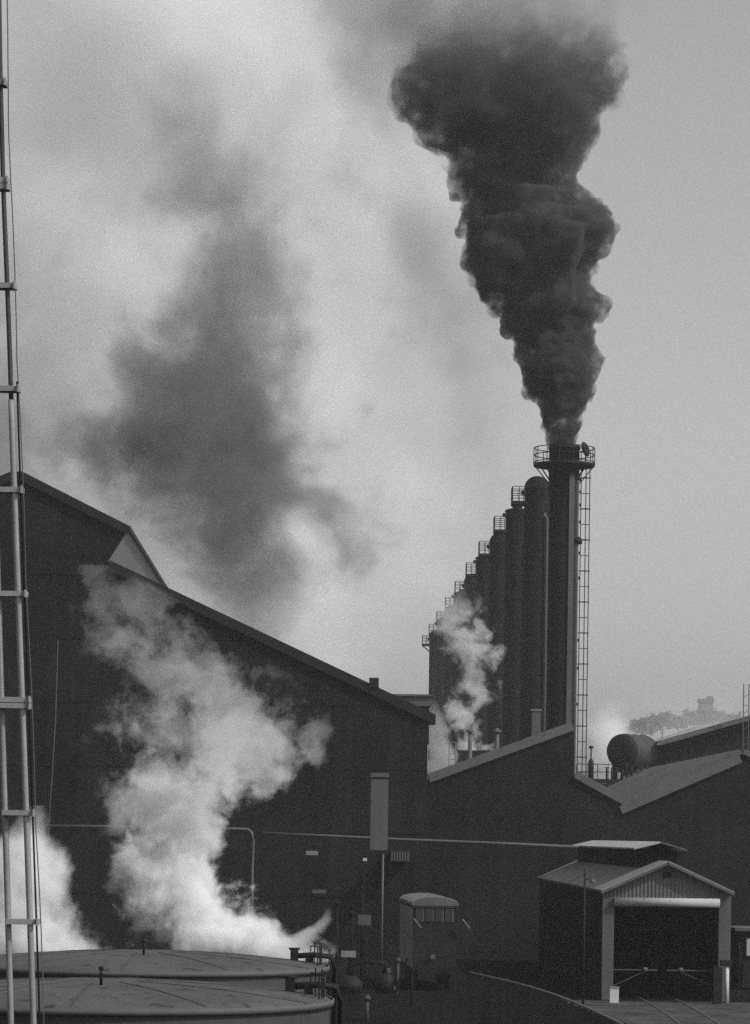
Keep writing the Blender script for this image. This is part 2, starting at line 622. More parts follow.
MB().lathe([(0, 2.2), (.18, 2.2), (.14, 2.38), (0, 2.42)], n=10).build('vent_cap', M['iron'], tk)

# ------------------------------------------------------------------ smoking stack and the tower row
XT = 16.5
YS = 209.0


def zat(py, Y, px=545):
    return P(px, py, Y).z


def ring_rail(mb, r, z0, hgt, n=12, w=.05, a0=0, a1=2*PI, rails=(.55, 1.0)):
    pts = []
    for k in range(n+1):
        a_ = a0+(a1-a0)*k/n
        pts.append((r*math.cos(a_), r*math.sin(a_)))
    for x, y in pts[:-1] if abs(a1-a0-2*PI) < 1e-5 else pts:
        mb.bar((x, y, z0), (x, y, z0+hgt), w)
    for fz in rails:
        for (xa, ya), (xb, yb) in zip(pts, pts[1:]):
            mb.bar((xa, ya, z0+hgt*fz), (xb, yb, z0+hgt*fz), w)


stack = thing('smoking_stack', 'tallest front stack with round railed platform and long ladder, pouring out black smoke', 'chimney', (XT+.15, YS, 0))
zt = zat(446, YS)
zc = zat(497, YS)
m = MB().lathe([(1.02, 0), (1.0, zc)], n=36)
for k in range(1, 13):
    m.lathe([(1.003, zc*k/13), (1.035, zc*k/13+.02), (1.035, zc*k/13+.14), (1.003, zc*k/13+.16)], n=36)
m.build('shaft', M['steel'], stack)
MB().lathe([(1.0, zc+.002), (1.08, zc+.05), (1.06, zt-.25), (1.13, zt-.22), (1.13, zt), (.92, zt), (.92, zt-3)], n=36).build('flue_collar', M['iron'], stack)
zp = zat(464, YS, 563)
rp = 2.12
MB().lathe([(1.085, zp-.28), (rp, zp-.2), (rp+.04, zp), (1.085, zp)], n=28).build('platform', M['iron'], stack)
m = MB()
ring_rail(m, rp, zp+.002, 1.1, 14, .055, rails=(.1, .55, 1.0))
m.build('handrail', M['iron'], stack)
for k in range(8):
    a_ = k*PI/4
    MB().bar((rp*.93*math.cos(a_), rp*.93*math.sin(a_), zp-.25), (1.08*math.cos(a_), 1.08*math.sin(a_), zp-1.35), .07).build('brace', M['iron'], stack)
# round lamp on the platform edge
m = MB()
m.lathe([(0, .2), (.3, .17), (.52, .03), (.55, -.05), (.4, -.2), (0, -.26)], n=20)
o = m.build('floodlight', M['iron'], stack)
o.rotation_euler = (0, R(72), R(-20))
o.location = (1.42, -.9, zp+.95)
MB().tube([(1.42, -.9, zp), (1.42, -.9, zp+.45)], .05, 6).build('lamp_stand', M['iron'], stack)
zd = zat(476, YS)
MB().box(.30, .66, -1.12, -.55, 0, zd).build('side_box', M['duct'], stack)  # upright strip on the right front, paler than the shaft
MB().tube([(.86, -.72, 0), (.86, -.72, zd-.4), (.80, -.5, zd)], .17, 10).build('side_tube', M['pale'], stack)  # second, palest upright strip at the shaft's right edge
m = MB()
zl = zp-.3
for x in (1.2, 1.5, 1.8):
    m.bar((x, -.05 if x != 1.5 else -.45, 0), (x, -.05 if x != 1.5 else -.45, zl), .06)
k = 0
z = .5
while z < zl:
    m.bar((1.1 if k % 2 else 1.2, -.05, z), (1.88 if k % 2 else 1.8, -.05, z), .07 if k % 2 else .05)
    if k % 2:
        m.bar((1.2, -.05, z), (1.5, -.45, z), .05)
        m.bar((1.8, -.05, z), (1.5, -.45, z), .05)
    if k % 4 == 1:
        m.bar((.95, -.05, z), (1.2, -.05, z), .07)
    z += 1.08
    k += 1
m.build('ladder', M['iron'], stack)
m = MB()
for py in (480, 492, 505, 522, 541, 553, 578, 640, 668, 704):
    z = zat(py, YS)
    MB().box(1.0, 1.14, -.4, -.15, z-.1, z+.1).build('bracket', M['iron'], stack)
z = zat(541, YS)
MB().lathe([(0, -.25), (.28, -.25), (.3, .1), (0, .3)], (.98, -.75, z), 12).build('junction_box', M['iron'], stack)


def tower_proto(domed):
    Yq = 230.0
    T = thing('gas_tower', '', 'tower', (XT, Yq, 0), 0, 'receding row of dark towers behind the smoking stack')
    ztop = zat(476, Yq, 533)
    r = .98
    zs = ztop-(1.0 if domed else .45)
    m = MB().lathe([(r, 0), (r, zs)], n=32)
    for k in range(1, 14):
        m.lathe([(r+.003, zs*k/14), (r+.035, zs*k/14+.02), (r+.035, zs*k/14+.12), (r+.003, zs*k/14+.14)], n=32)
    m.build('shell', M['steel'], T)
    if domed:
        pr = [(r+.03, zs+.002), (r+.03, zs+.1)]+[(r*math.cos(a_*PI/16), zs+.1+.9*math.sin(a_*PI/16)) for a_ in range(0, 9)]
    else:
        pr = [(r+.06, zs+.002), (r+.06, zs+.1), (r*.9, zs+.2), (.4, zs+.32), (.4, zs+.5), (0, zs+.52)]
    MB().lathe(pr, n=32).build('dome' if domed else 'lid', M['steel'], T)
    zf = zat(502, Yq, 515)
    MB().box(-1.95, -.8, -.9, .9, zf-.25, zf).build('platform', M['iron'], T)
    m = MB()
    for x, y in ((-1.92, -.87), (-1.92, 0), (-1.92, .87), (-1.4, -.87), (-1.4, .87), (-1.0, -.87), (-1.0, .87)):
        m.bar((x, y, zf+.001), (x, y, zf+1.1), .05)
    for z in (.4, .75, 1.1):
        m.bar((-1.92, -.87, zf+z), (-1.92, .87, zf+z), .05)
        for y in (-.87, .87):
            m.bar((-1.92, y, zf+z), (-.95, y, zf+z), .05)
    m.build('handrail', M['iron'], T)
    for y in (-.7, .7):
        MB().bar((-1.85, y, zf-.26), (-.7, y, zf-1.2), .08).build('brace', M['iron'], T)
    MB().tube([(-.9, -.5, zs-.35), (-1.2, -.65, zs-.35)], .18, 10).build('manhole', M['iron'], T)
    zd_ = zat(515, Yq)
    MB().tube([(.66, -.86, 0), (.66, -.86, zd_-.3), (.5, -.7, zd_)], .16, 10).build('side_tube', M['duct'], T)  # upright strip at the right front, paler than the shell
    return T


ORD = ['second', 'third', 'fourth', 'fifth', 'sixth', 'seventh', 'eighth', 'ninth', 'tenth']
protos = [tower_proto(True), tower_proto(False)]
extra = ['with the big bare dome', 'with flat lid and railed ledge', 'with rounded dome and railed ledge', 'with flat lid', 'with dome half veiled in steam',
         'with flat lid lost in steam', 'with hazy dome', 'with hazy flat lid', 'faintest, at the far end']
for i in range(9):
    k = i % 2
    T = protos[k] if i < 2 else copy_tree(protos[k])
    T.location = (XT-.22-.13*i, 230+21.4*i, 0)
    T['label'] = 'dark tower, %s in the row from the smoking stack, %s' % (ORD[i], extra[i])

# valve gear at the foot of the towers, on the slope of the sawtooth roof
for i, (px, py, hh, lab) in enumerate([(452, 768, 26, 'slender ladder frame nearest the low end of the sawtooth coping'),
                                       (470, 748, 16, 'grey vent pipe with a cap rising in the gap before the third tower'),
                                       (497, 744, 12, 'short grey vent pipe at the foot of the fourth tower'),
                                       (536, 735, 24, 'wide pale vent box at the foot of the second tower')]):
    a = P(px, py, 206)
    top = P(px, py-hh, 206)
    t_ = thing('vent_pipe', lab, 'vent', (a.x, 206, 0))
    if i == 3:
        MB().box(-.3, .3, -.3, .3, 0, top.z).build('box', M['duct'], t_)
        MB().box(-.36, .36, -.36, .36, top.z+.002, top.z+.12).build('cap', M['pale'], t_)
    elif i == 0:
        m = MB()
        for s_ in (-.22, .22):
            m.bar((s_, 0, 0), (s_, 0, top.z), .06)
        z = .4
        while z < top.z:
            m.bar((-.22, 0, z), (.22, 0, z), .05)
            z += .4
        m.build('ladder', M['pale'], t_)
    else:
        MB().tube([(0, 0, 0), (0, 0, top.z)], .14, 10).build('pipe', M['duct'], t_)
        MB().lathe([(0, top.z+.3), (.32, top.z+.05), (.32, top.z)], n=12).build('cowl', M['duct'], t_)

# ------------------------------------------------------------------ engine shed
Ye = 125.0
e = lambda px, py: XZ(px, py, Ye)
A0, A1 = e(603, 890), e(731, 894)       # eaves
AP = e(668, 863)                        # apex
zev = (A0[1]+A1[1])/2
cx_ = (A0[0]+A1[0])/2
hw = (A1[0]-A0[0])/2
DL = 36.0
shed = thing('engine_shed', 'gabled sheet metal shed with a raised ridge vent and a wide open doorway', 'shed', (cx_, Ye, 0))
zap = AP[1]
dl, dr, dz = e(614, 905)[0]-cx_, e(719, 905)[0]-cx_, e(668, 900)[1]
m = MB()
m.prism([(-hw, 0), (-hw, zev), (0, zap), (hw, zev), (hw, 0), (dr, 0), (dr, dz), (dl, dz), (dl, 0)], 0, .25)
m.build('gable_wall', M['shed_sheet'], shed)
MB().box(-hw, -hw+.15, .252, DL, 0, zev-.02).build('side_wall', M['soot_wall2'], shed)
MB().box(hw-.15, hw, .252, DL, 0, zev-.02).build('side_wall', M['soot_wall2'], shed)
MB().prism([(-hw+.16, 0), (-hw+.16, zev-.02), (0, zap-.05), (hw-.16, zev-.02), (hw-.16, 0)], DL-.2, DL).build('rear_wall', M['soot_wall2'], shed)
sl = (zap-zev)/hw
m = MB()
slab(m, (-hw-.07, zev-.07*sl), (0, zap), .1, -.3, DL+.3)
m.build('roof', M['shed_roof'], shed)
m = MB()
slab(m, (hw+.07, zev-.07*sl), (.003, zap), .1, -.3, DL+.3)
m.build('roof', M['shed_roof'], shed)
m = MB()
slab(m, (-hw-.08, zev-.08*sl-.07), (0, zap-.07), .1, -.36, -.305)
slab(m, (hw+.08, zev-.08*sl-.07), (0.003, zap-.07), .1, -.36, -.305)
m.build('barge_board', M['duct'], shed)
# ridge vent
ym0, ym1 = 3.2, DL-2.0
zm = zap+.1
mw = .8
ze2 = zap-mw*sl+.1
m = MB()
m.box(-mw, -mw+.08, ym0, ym1, ze2, zm+.42)
m.box(mw-.08, mw, ym0, ym1, ze2, zm+.42)
m.prism([(-mw+.09, ze2+.05), (0, zm+.06), (mw-.09, ze2+.05), (mw-.09, zm+.42), (0, zm+.62), (-mw+.09, zm+.42)], ym0, ym0+.08)
o = m.build('ridge_vent', M['soot_wall2'], shed)
y = ym0+1.0
while y < ym1-.6:
    MB().box(-mw-.05, -mw-.003, y, y+.9, ze2+.1, zm+.40).build('louvre', M['soot_trim'], o)
    y += 2.4
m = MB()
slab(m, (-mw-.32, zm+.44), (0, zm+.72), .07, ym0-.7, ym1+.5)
m.build('vent_roof', M['bright'], o)  # left slope: the light on it is put into a paler colour
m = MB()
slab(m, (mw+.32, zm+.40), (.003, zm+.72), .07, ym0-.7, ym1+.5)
m.build('vent_roof', M['duct'], o)  # right slope of the same roof, its shade put into a darker colour
# door gear
m = MB().tube([(dl, -.16, dz-.1), (dr, -.16, dz-.1)], .19, 14)
m.build('shutter_roll', M['bright'], shed)
for x0, x1 in ((-hw, dl), (dr, hw)):
    m = MB().box(x0, x1, -.09, -.003, 0, zev-.25)
    m.build('door_pillar', M['duct'], shed)
for s_, x0, x1 in ((1, dl, dl+1.9), (-1, dr, dr-2.1)):
    m = MB()
    z = 1.25
    m.bar((x0, .4, z), (x1, .4, z), .045)
    m.bar((x0, .4, .55), (x0+(x1-x0)*.75, .4, z-.03), .03)
    m.lathe([(0, -.1), (.11, -.08), (.11, .08), (0, .1)], (x0+(x1-x0)*.72, .4, z+.02), 10)
    m.build('swing_barrier', M['duct'], shed)
MB().box(-.16, .16, -.06, -.003, zev+.62, zev+.84).build('gable_lamp', M['iron'], shed)
# buffer beam and dim interior columns
for yy in (8, 16, 24, 32):
    m = MB()
    for x in (-hw+.5, hw-.5):
        m.bar((x, yy, 0), (x, yy, zev-.1), .25)
    m.bar((-hw+.5, yy, zev-.3), (hw-.5, yy, zev-.3), .2)
    m.build('roof_truss', M['iron'], shed)

# white block and white post at the doorway
a = P(614, 1001, 122.5)
b = P(608, 989, 122.5)
t_ = thing('marker_box', 'small white box standing at the left door pillar of the shed', 'box', (a.x, 122.5, 0))
MB().box(-.18, .18, -.14, .14, .02, .62).build('body', M['white'], t_)
MB().box(-.2, .2, -.16, .16, .622, .68).build('lid', M['pale'], t_)
a = P(726.5, 1000, 123)
t_ = thing('white_post', 'white post in front of the right door pillar of the shed', 'post', (a.x, 123, 0))
MB().tube([(0, 0, 0), (0, 0, 1.55)], .085, 10).build('post', M['white'], t_)
MB().box(-.28, .2, -.12, .12, 1.552, 1.8).build('head', M['soot_trim'], t_)
MB().box(-.55, -.2, -.15, .15, 0, 1.5).build('switch_box', M['soot_trim'], t_)

# lamp post before the shed
a = P(583, 1005, 120)
tp = P(583, 869, 120)
t_ = thing('lamp_post', 'thin dark lamp post with a short arm standing left of the shed', 'lamp post', (a.x, 120, 0))
MB().tube([(0, 0, 0), (0, 0, tp.z)], [.055, .035], 8).build('pole', M['iron'], t_)
MB().tube([(0, 0, tp.z-.45), (.15, 0, tp.z-.38), (.3, 0, tp.z-.42)], .02, 6).build('arm', M['iron'], t_)
MB().lathe([(0, 0), (.06, 0), (.16, -.14), (.13, -.15), (0, -.12)], (.32, 0, tp.z-.4), 12).build('lamp_shade', M['duct'], t_)

# little cabin at the right edge
a = P(738, 985, 135)
t_ = thing('cabin', 'small dark cabin with pale windows just right of the shed', 'hut', (a.x+1.5, 135, 0))
zc_ = P(745, 931, 135).z
MB().box(-1.5, 1.5, 0, 3, 0, zc_).build('wall', M['soot_wall2'], t_)
MB().box(-1.7, 1.7, -.25, 3.2, zc_+.002, zc_+.14).build('roof', M['panel'], t_)
for x in (-1.2, -.45, .3):
    f = MB().box(x-.02, x+.6, -.05, -.003, zc_-1.2, zc_-.25).build('window', M['soot_trim'], t_)
    MB().box(x+.06, x+.52, -.07, -.052, zc_-1.1, zc_-.33).build('pane', M['pane'], f)
MB().box(-1.3, -.5, -.06, -.003, .1, zc_-1.4).build('door', M['soot_trim'], t_)

# rails out of the shed
for i, (off, lab) in enumerate(((-.72, 'left worn rail curving out of the shed doorway'), (.72, 'right worn rail curving out of the shed doorway'))):
    pts = []
    for k in range(15):
        u = k/14
        y = 150-52*u
        pts.append(Vector((cx_+off-.2-.6*max(0, (u-.45))**2*6, y, .015)))
    m = MB()
    for p, q_ in zip(pts, pts[1:]):
        m.bar(p, q_, .07, .04)
    tag(m.build('rail', M['duct']), lab, 'rail', 'rails of the shed siding')

# curved board fence in the foreground
fp = [(470, 973.5, 101), (485, 977, 98.5), (505, 981.5, 96), (530, 988, 92.5), (555, 996, 88), (580, 1006, 82.5), (600, 1015, 78.5), (622, 1026, 74), (650, 1042, 69)]
fn = thing('board_fence', 'dark curved board fence sweeping down towards the bottom of the picture', 'fence', (0, 0, 0))
m = MB()
tops = [P(*a_) for a_ in fp]
for p, q_ in zip(tops, tops[1:]):
    n_ = max(1, int((q_-p).length/.24))
    for k in range(n_):
        a_ = p.lerp(q_, k/n_)
        b_ = p.lerp(q_, (k+.94)/n_)
        jz = random.uniform(-.05, .03)
        vs = []
        for off in (0, .03):
            for w_ in (a_, b_):
                vs += [(w_.x, w_.y+off, 0), (w_.x, w_.y+off, w_.z+jz)]
        V = [m.bm.verts.new(v_) for v_ in vs]
        for f_ in ((0, 2, 3, 1), (4, 5, 7, 6), (1, 3, 7, 5), (0, 4, 6, 2), (0, 1, 5, 4), (2, 6, 7, 3)):
            m.bm.faces.new([V[i_] for i_ in f_])
m.build('boards', M['wood'], fn)
m = MB()
for p, q_ in zip(tops, tops[1:]):
    m.bar((p.x, p.y+.02, p.z+.04), (q_.x, q_.y+.02, q_.z+.04), .07, .045)
m.build('top_rail', M['duct'], fn)

# ------------------------------------------------------------------ shunting locomotive
Yl = 130.0
a, b = P(412, 990, Yl), P(456, 990, Yl)
lc = (a.x+b.x)/2
lw = (b.x-a.x)/2
ztop = P(430, 896, Yl).z
loco = thing('railcar', 'dark boxy rail engine with a pale ribbed curved roof, end on', 'railcar', (lc, Yl, 0), R(2))
zb = ztop-.42
LL = 9.0
m = MB().box(-lw, lw, 0, LL, 1.0, zb)
m.build('body', M['soot_trim'], loco)
m = MB()
rp_ = []
for k in range(13):
    a_ = PI*k/12
    rp_.append((-math.cos(a_)*(lw+.06), zb+.003+.36*math.sin(a_)**.75))
m.prism(rp_, -.15, LL+.15)
ro = m.build('roof', M['duct'], loco)
m = MB()
for k in range(14):
    y = -.14+k*.68
    rib = [(x_*1.012, z_+.03) for x_, z_ in rp_]
    m.prism(rib+[(x_*.985, z_-.01) for x_, z_ in rp_[::-1]], y, y+.1)
m.build('roof_rib', M['pale'], ro)
for k in range(4):
    x = -lw+.12+k*(2*lw-.2)/4
    f = MB().box(x, x+.36, -.04, -.003, zb-.68, zb-.12).build('window', M['duct'], loco)
    MB().box(x+.05, x+.31, -.06, -.042, zb-.63, zb-.17).build('pane', M['glass'], f)
MB().box(-lw-.02, lw+.02, -.1, -.003, zb-.08, zb+.0).build('cornice', M['duct'], loco)
m = MB().box(-lw-.015, -lw-.003, .02, LL, 1.02, zb-.1)
m.build('side_panel', M['pale'], loco)
for s_ in (-1, 1):
    m = MB().tube([(s_*.62, -.01, 1.05), (s_*.62, -.45, 1.05)], .09, 10)
    m.tube([(s_*.62, -.46, 1.05), (s_*.62, -.52, 1.05)], .22, 14)
    m.build('buffer', M['iron'], loco)
MB().box(-lw-.05, lw+.05, -.03, LL, .75, .998).build('frame', M['iron'], loco)
for y in (1.2, 3.2, 5.5, 7.5):
    for s_ in (-1, 1):
        o = MB().lathe([(0, -.06), (.42, -.06), (.45, 0), (.42, .06), (0, .06)], n=18).build('wheel', M['iron'], loco)
        o.rotation_euler = (0, R(90), 0)
        o.location = (s_*.72, y, .46)
MB().tube([(-.08, -.1, 1.5), (-.08, -.28, 1.5)], .11, 10).build('headlamp', M['panel'], loco)
for s_, dx_ in ((-1, -lw+.02), (1, lw+.22)):
    MB().bar((dx_, -.3, zb-.55), (dx_+.32, -.3, zb-.95), .1, .05).build('mirror_arm', M['pale'], loco)

# ------------------------------------------------------------------ pipe work clutter in the dark yard
def stand(px, pyt, Y, rad, label, mt='iron', flange=True):
    p = P(px, pyt, Y)
    t_ = thing('standpipe', label, 'pipe', (p.x, Y, 0))
    MB().tube([(0, 0, 0), (0, 0, p.z)], rad, 8).build('pipe', M[mt], t_)
    if flange:
        MB().lathe([(0, p.z+.002), (rad*2, p.z+.002), (rad*2, p.z+.1), (rad*.8, p.z+.18), (0, p.z+.2)], n=12).build('flange', M[mt], t_)
    return t_


stand(337, 905, 128, .06, 'thin dark standpipe just right of the tank railings', 'steel')
stand(352, 915, 132, .07, 'dark standpipe between the tank railings and the tall panel', 'steel')
stand(362, 890, 138, .05, 'taller thin standpipe left of the panel post', 'steel')
stand(398, 962, 126, .06, 'short thin standpipe below the left corner of the railcar', 'tank_wall')
stand(367, 1000, 108, .07, 'short standpipe at the bottom of the yard below the panel', 'tank_wall')
stand(412, 972, 118, .05, 'short dark standpipe in front of the railcar buffers', 'steel')

for px0, px1, py0, py1, Y, mt, nm, lab, cat in (
        (341, 356, 951, 957, 124, 'pale', 'sign_plate', 'small pale plate on a post beside the standpipes', 'sign'),
        (358, 371, 915, 925, 136, 'duct', 'valve_box', 'grey valve box left of the panel post', 'box'),
        (391, 410, 852, 861, 157, 'duct', 'louvre_panel', 'dim louvred vent on the dark wall right of the tall panel', 'vent'),
        (306, 318, 851, 855, 157, 'pale', 'wall_lamp', 'pale bulkhead lamp on the mill wall left of the tall panel', 'lamp'),
        (312, 326, 890, 893, 157, 'duct', 'wall_ledge', 'short ledge low on the mill wall above the steam jet', 'ledge'),
        (363, 367, 858, 861, 150, 'white', 'insulator', 'tiny white insulator just under the tall panel', 'insulator')):
    a, b = P(px0, py1, Y), P(px1, py0, Y)
    cxm = (a.x+b.x)/2
    t_ = thing(nm, lab, cat, (cxm, Y, 0))
    w_ = (b.x-a.x)/2
    if nm == 'louvre_panel':
        m = MB()
        for k in range(7):
            m.box(-w_+k*w_*2/7, -w_+(k+.6)*w_*2/7, -.05, .05, a.z, b.z)
        m.build('slats', M[mt], t_)
        MB().box(-w_-.05, w_+.05, .06, 2.9, a.z-.05, b.z+.05).build('frame', M['soot_trim'], t_)
    else:
        MB().box(-w_, w_, -.12, .12, a.z, b.z).build('body', M[mt], t_)
        MB().bar((0, .2, 0), (0, .2, b.z), .06).build('bracket', M['soot_trim'], t_)
# valve gear heap
t_ = thing('pump_set', 'low dark pump set with pipes in the yard right of the tanks', 'pump', (P(372, 1000, 118).x, 118, 0))
MB().box(-1.6, 1.4, -.6, .6, 0, .5).build('base', M['soot_wall2'], t_)
m = MB()
m.lathe([(0, .5), (.5, .5), (.55, .9), (.3, 1.15), (0, 1.2)], (-.9, 0, 0), 16)
m.lathe([(0, .5), (.35, .5), (.35, 1.25), (0, 1.3)], (.5, 0, 0), 16)
m.build('casing', M['iron'], t_)
m = MB()
m.tube([(-.9, 0, 1.15), (-.9, 0, 1.6), (-.3, 0, 1.75), (.5, 0, 1.7), (.5, 0, 1.28)], .1, 8)
m.tube([(.9, -.3, .5), (1.35, -.4, 1.9)], .05, 6)
m.build('pipe', M['steel'], t_)
t_ = thing('cable_pole', 'leaning pale strut at the foot of the panel post', 'strut', (P(393, 985, 125).x, 125, 0))
MB().bar((-.25, 0, 1.0), (.25, 0, .02), .07).build('bar', M['duct'], t_)
MB().box(-.4, -.1, -.1, .1, 1.0, 1.18).build('head', M['panel'], t_)

# ------------------------------------------------------------------ storage tanks
def tank(px_c, Y, Rr, zr, label, hatch_px, group):
    c = P(px_c, 985, Y)
    T = thing('storage_tank', label, 'tank', (c.x, Y, 0), 0, group)
    m = MB().lathe([(Rr, 0), (Rr, zr-.1)], n=72)
    for k in range(1, 4):
        m.lathe([(Rr+.002, zr*k/4), (Rr+.03, zr*k/4+.01), (Rr+.03, zr*k/4+.06), (Rr+.002, zr*k/4+.07)], n=72)
    m.build('wall', M['tank_wall'], T)
    pr = [(Rr+.05, zr-.06)]+[(Rr*u, zr+.30*(1-u*u)) for u in (.985, .85, .7, .5, .3, .12)]+[(0, zr+.30)]
    o = MB().lathe(pr, n=72).build('roof', M['tank_roof'], T)
    for k in range(11):
        m = MB()
        a_ = k*2*PI/11+.1
        us = (.98, .8, .6, .4, .2)
        pts = [(Rr*u*math.cos(a_), Rr*u*math.sin(a_), zr+.30*(1-u*u)+.006) for u in us]
        for p_, q_ in zip(pts, pts[1:]):
            m.bar(p_, q_, .03, .012)
        m.build('seam', M['tank_seam'], o)
    MB().lathe([(Rr+.06, zr-.14), (Rr+.09, zr-.14), (Rr+.09, zr-.02), (Rr+.06, zr-.02)], n=72).build('rim', M['panel'], T)
    return T


ZR = 3.45
T2 = tank(99, 60.0, 4.62, ZR, 'nearer flat round storage tank with dusty conical roof, at the bottom edge', 0, 'round storage tanks')
T1 = tank(141, 75.0, 4.62, ZR, 'farther flat round storage tank just behind the other, steam rising behind it', 0, 'round storage tanks')


def roof_post(T, dx, dy):
    z = ZR+.30*(1-(dx*dx+dy*dy)/4.62**2)
    m = MB().tube([(dx, dy, z-.02), (dx, dy, z+.3)], .03, 8)
    m.tube([(dx, dy, z+.2), (dx, dy, z+.22)], .055, 8)
    m.tube([(dx, dy, z+.3), (dx, dy, z+.36)], .05, 8)
    m.build('vent_valve', M['iron'], T)


roof_post(T2, .15, -1.5)
roof_post(T1, .15, -1.6)
for T in (T2, T1):
    m = MB()
    for k in range(9):
        a_ = R(-12+k*4)
        x, y = (4.62-.12)*math.cos(a_), (4.62-.12)*math.sin(a_)
        m.bar((x, y, ZR), (x, y, ZR+.42+.12*(k % 2)), .03)
    for fz in (.2, .42):
        for k in range(8):
            a_, b_ = R(-12+k*4), R(-12+(k+1)*4)
            m.bar((4.5*math.cos(a_), 4.5*math.sin(a_), ZR+fz), (4.5*math.cos(b_), 4.5*math.sin(b_), ZR+fz), .025)
    m.build('handrail', M['iron'], T)
    m = MB()
    m.box(3.72, 3.92, .2, .45, ZR+.06, ZR+.36)
    m.lathe([(0, ZR+.36), (.14, ZR+.36), (.14, ZR+.41), (0, ZR+.41)], (3.82, .35, 0), 10)
    m.tube([(3.8, .3, ZR+.2), (4.3, .3, ZR+.24), (4.75, .3, ZR+.2), (4.85, .3, ZR-.1), (4.85, .3, 0)], .07, 8)
    m.box(4.1, 4.28, .15, .4, ZR+.06, ZR+.27)
    m.build('valve_gear', M['iron'], T)

# stair frame between the tanks and the pipework
p = P(325, 1000, 84)
t_ = thing('stair_tower', 'thin railed access stair standing just right of the tank rims', 'stair', (p.x, 84, 0))
m = MB()
zz = P(325, 948, 84).z
for x in (-.35, -.12, .1, .3):
    m.bar((x, 0, 0), (x, 0, zz-abs(x)*.3), .035)
for k in range(int(zz/.45)):
    m.bar((-.35, 0, .45*k+.2), (.3, 0, .45*k+.2), .03)
m.build('frame', M['iron'], t_)
MB().box(-.4, .35, -.3, .5, zz-1.1, zz-1.05).build('landing', M['iron'], t_)

# ------------------------------------------------------------------ guyed pipe mast at the left, close to the camera
Ym = 40.0
mast = thing('ladder_mast', 'tall slightly bent twin pole mast with cross brackets and thin wires at the left edge', 'mast', (P(22, 835, Ym).x, Ym, 0))
mc = [(-1.5, -40), (0, 60), (3, 180), (9, 330), (13.5, 470), (18, 590), (22, 700), (26.5, 820), (30, 920), (33.5, 1024), (38, 1180)]


def mx(py):
    for (x0, y0), (x1, y1) in zip(mc, mc[1:]):
        if y0 <= py <= y1:
            return x0+(x1-x0)*(py-y0)/(y1-y0)
    return mc[-1][0]


ys = list(range(-40, 1200, 20))
base = Vector(mast.location)


def run(off, y0, y1, dy=0.0, end_ground=False):
    pts = [P(mx(y)+off(y) if callable(off) else mx(y)+off, y, Ym)-base+Vector((0, dy, 0)) for y in ys if y0 <= y <= y1]
    if end_ground:
        p_ = pts[-1]
        pts.append(Vector((p_.x+.05, p_.y, .0)))
    return pts


lo = lambda y: -20.5-(y-560)*.006
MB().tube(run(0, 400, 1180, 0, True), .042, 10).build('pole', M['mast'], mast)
MB().tube(run(0, -40, 410, 0), .032, 10).build('pole', M['dark_mast'], mast)  # upper length of the pole in a darker tone than the lower
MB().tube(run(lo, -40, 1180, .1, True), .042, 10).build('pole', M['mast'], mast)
MB().tube(run(5.5, 380, 1180, .12, True), .013, 6).build('cable', M['steel'], mast)
MB().tube(run(lambda y: 7+4.5*(1-((y-590) % 230-115)**2/13225.)*.35+max(0, (y-300)*.004), -40, 1180, -.05, True), .008, 5).build('wire', M['duct'], mast)
for py in (82, 180, 186, 285, 388, 489, 593, 699, 705, 812, 921, 1031, 1140):
    yv = py+.5
    a = P(mx(yv)-24, yv, Ym)-base
    b = P(mx(yv)+(9 if py > 200 else 6), yv, Ym)-base
    m = MB().box(a.x, b.x, -.055, .16, a.z-.035, a.z+.035)
    m.tube([(b.x-.02, -.07, a.z-.05), (b.x-.02, -.07, a.z+.05)], .02, 6)
    m.build('bracket', M['mast'], mast)

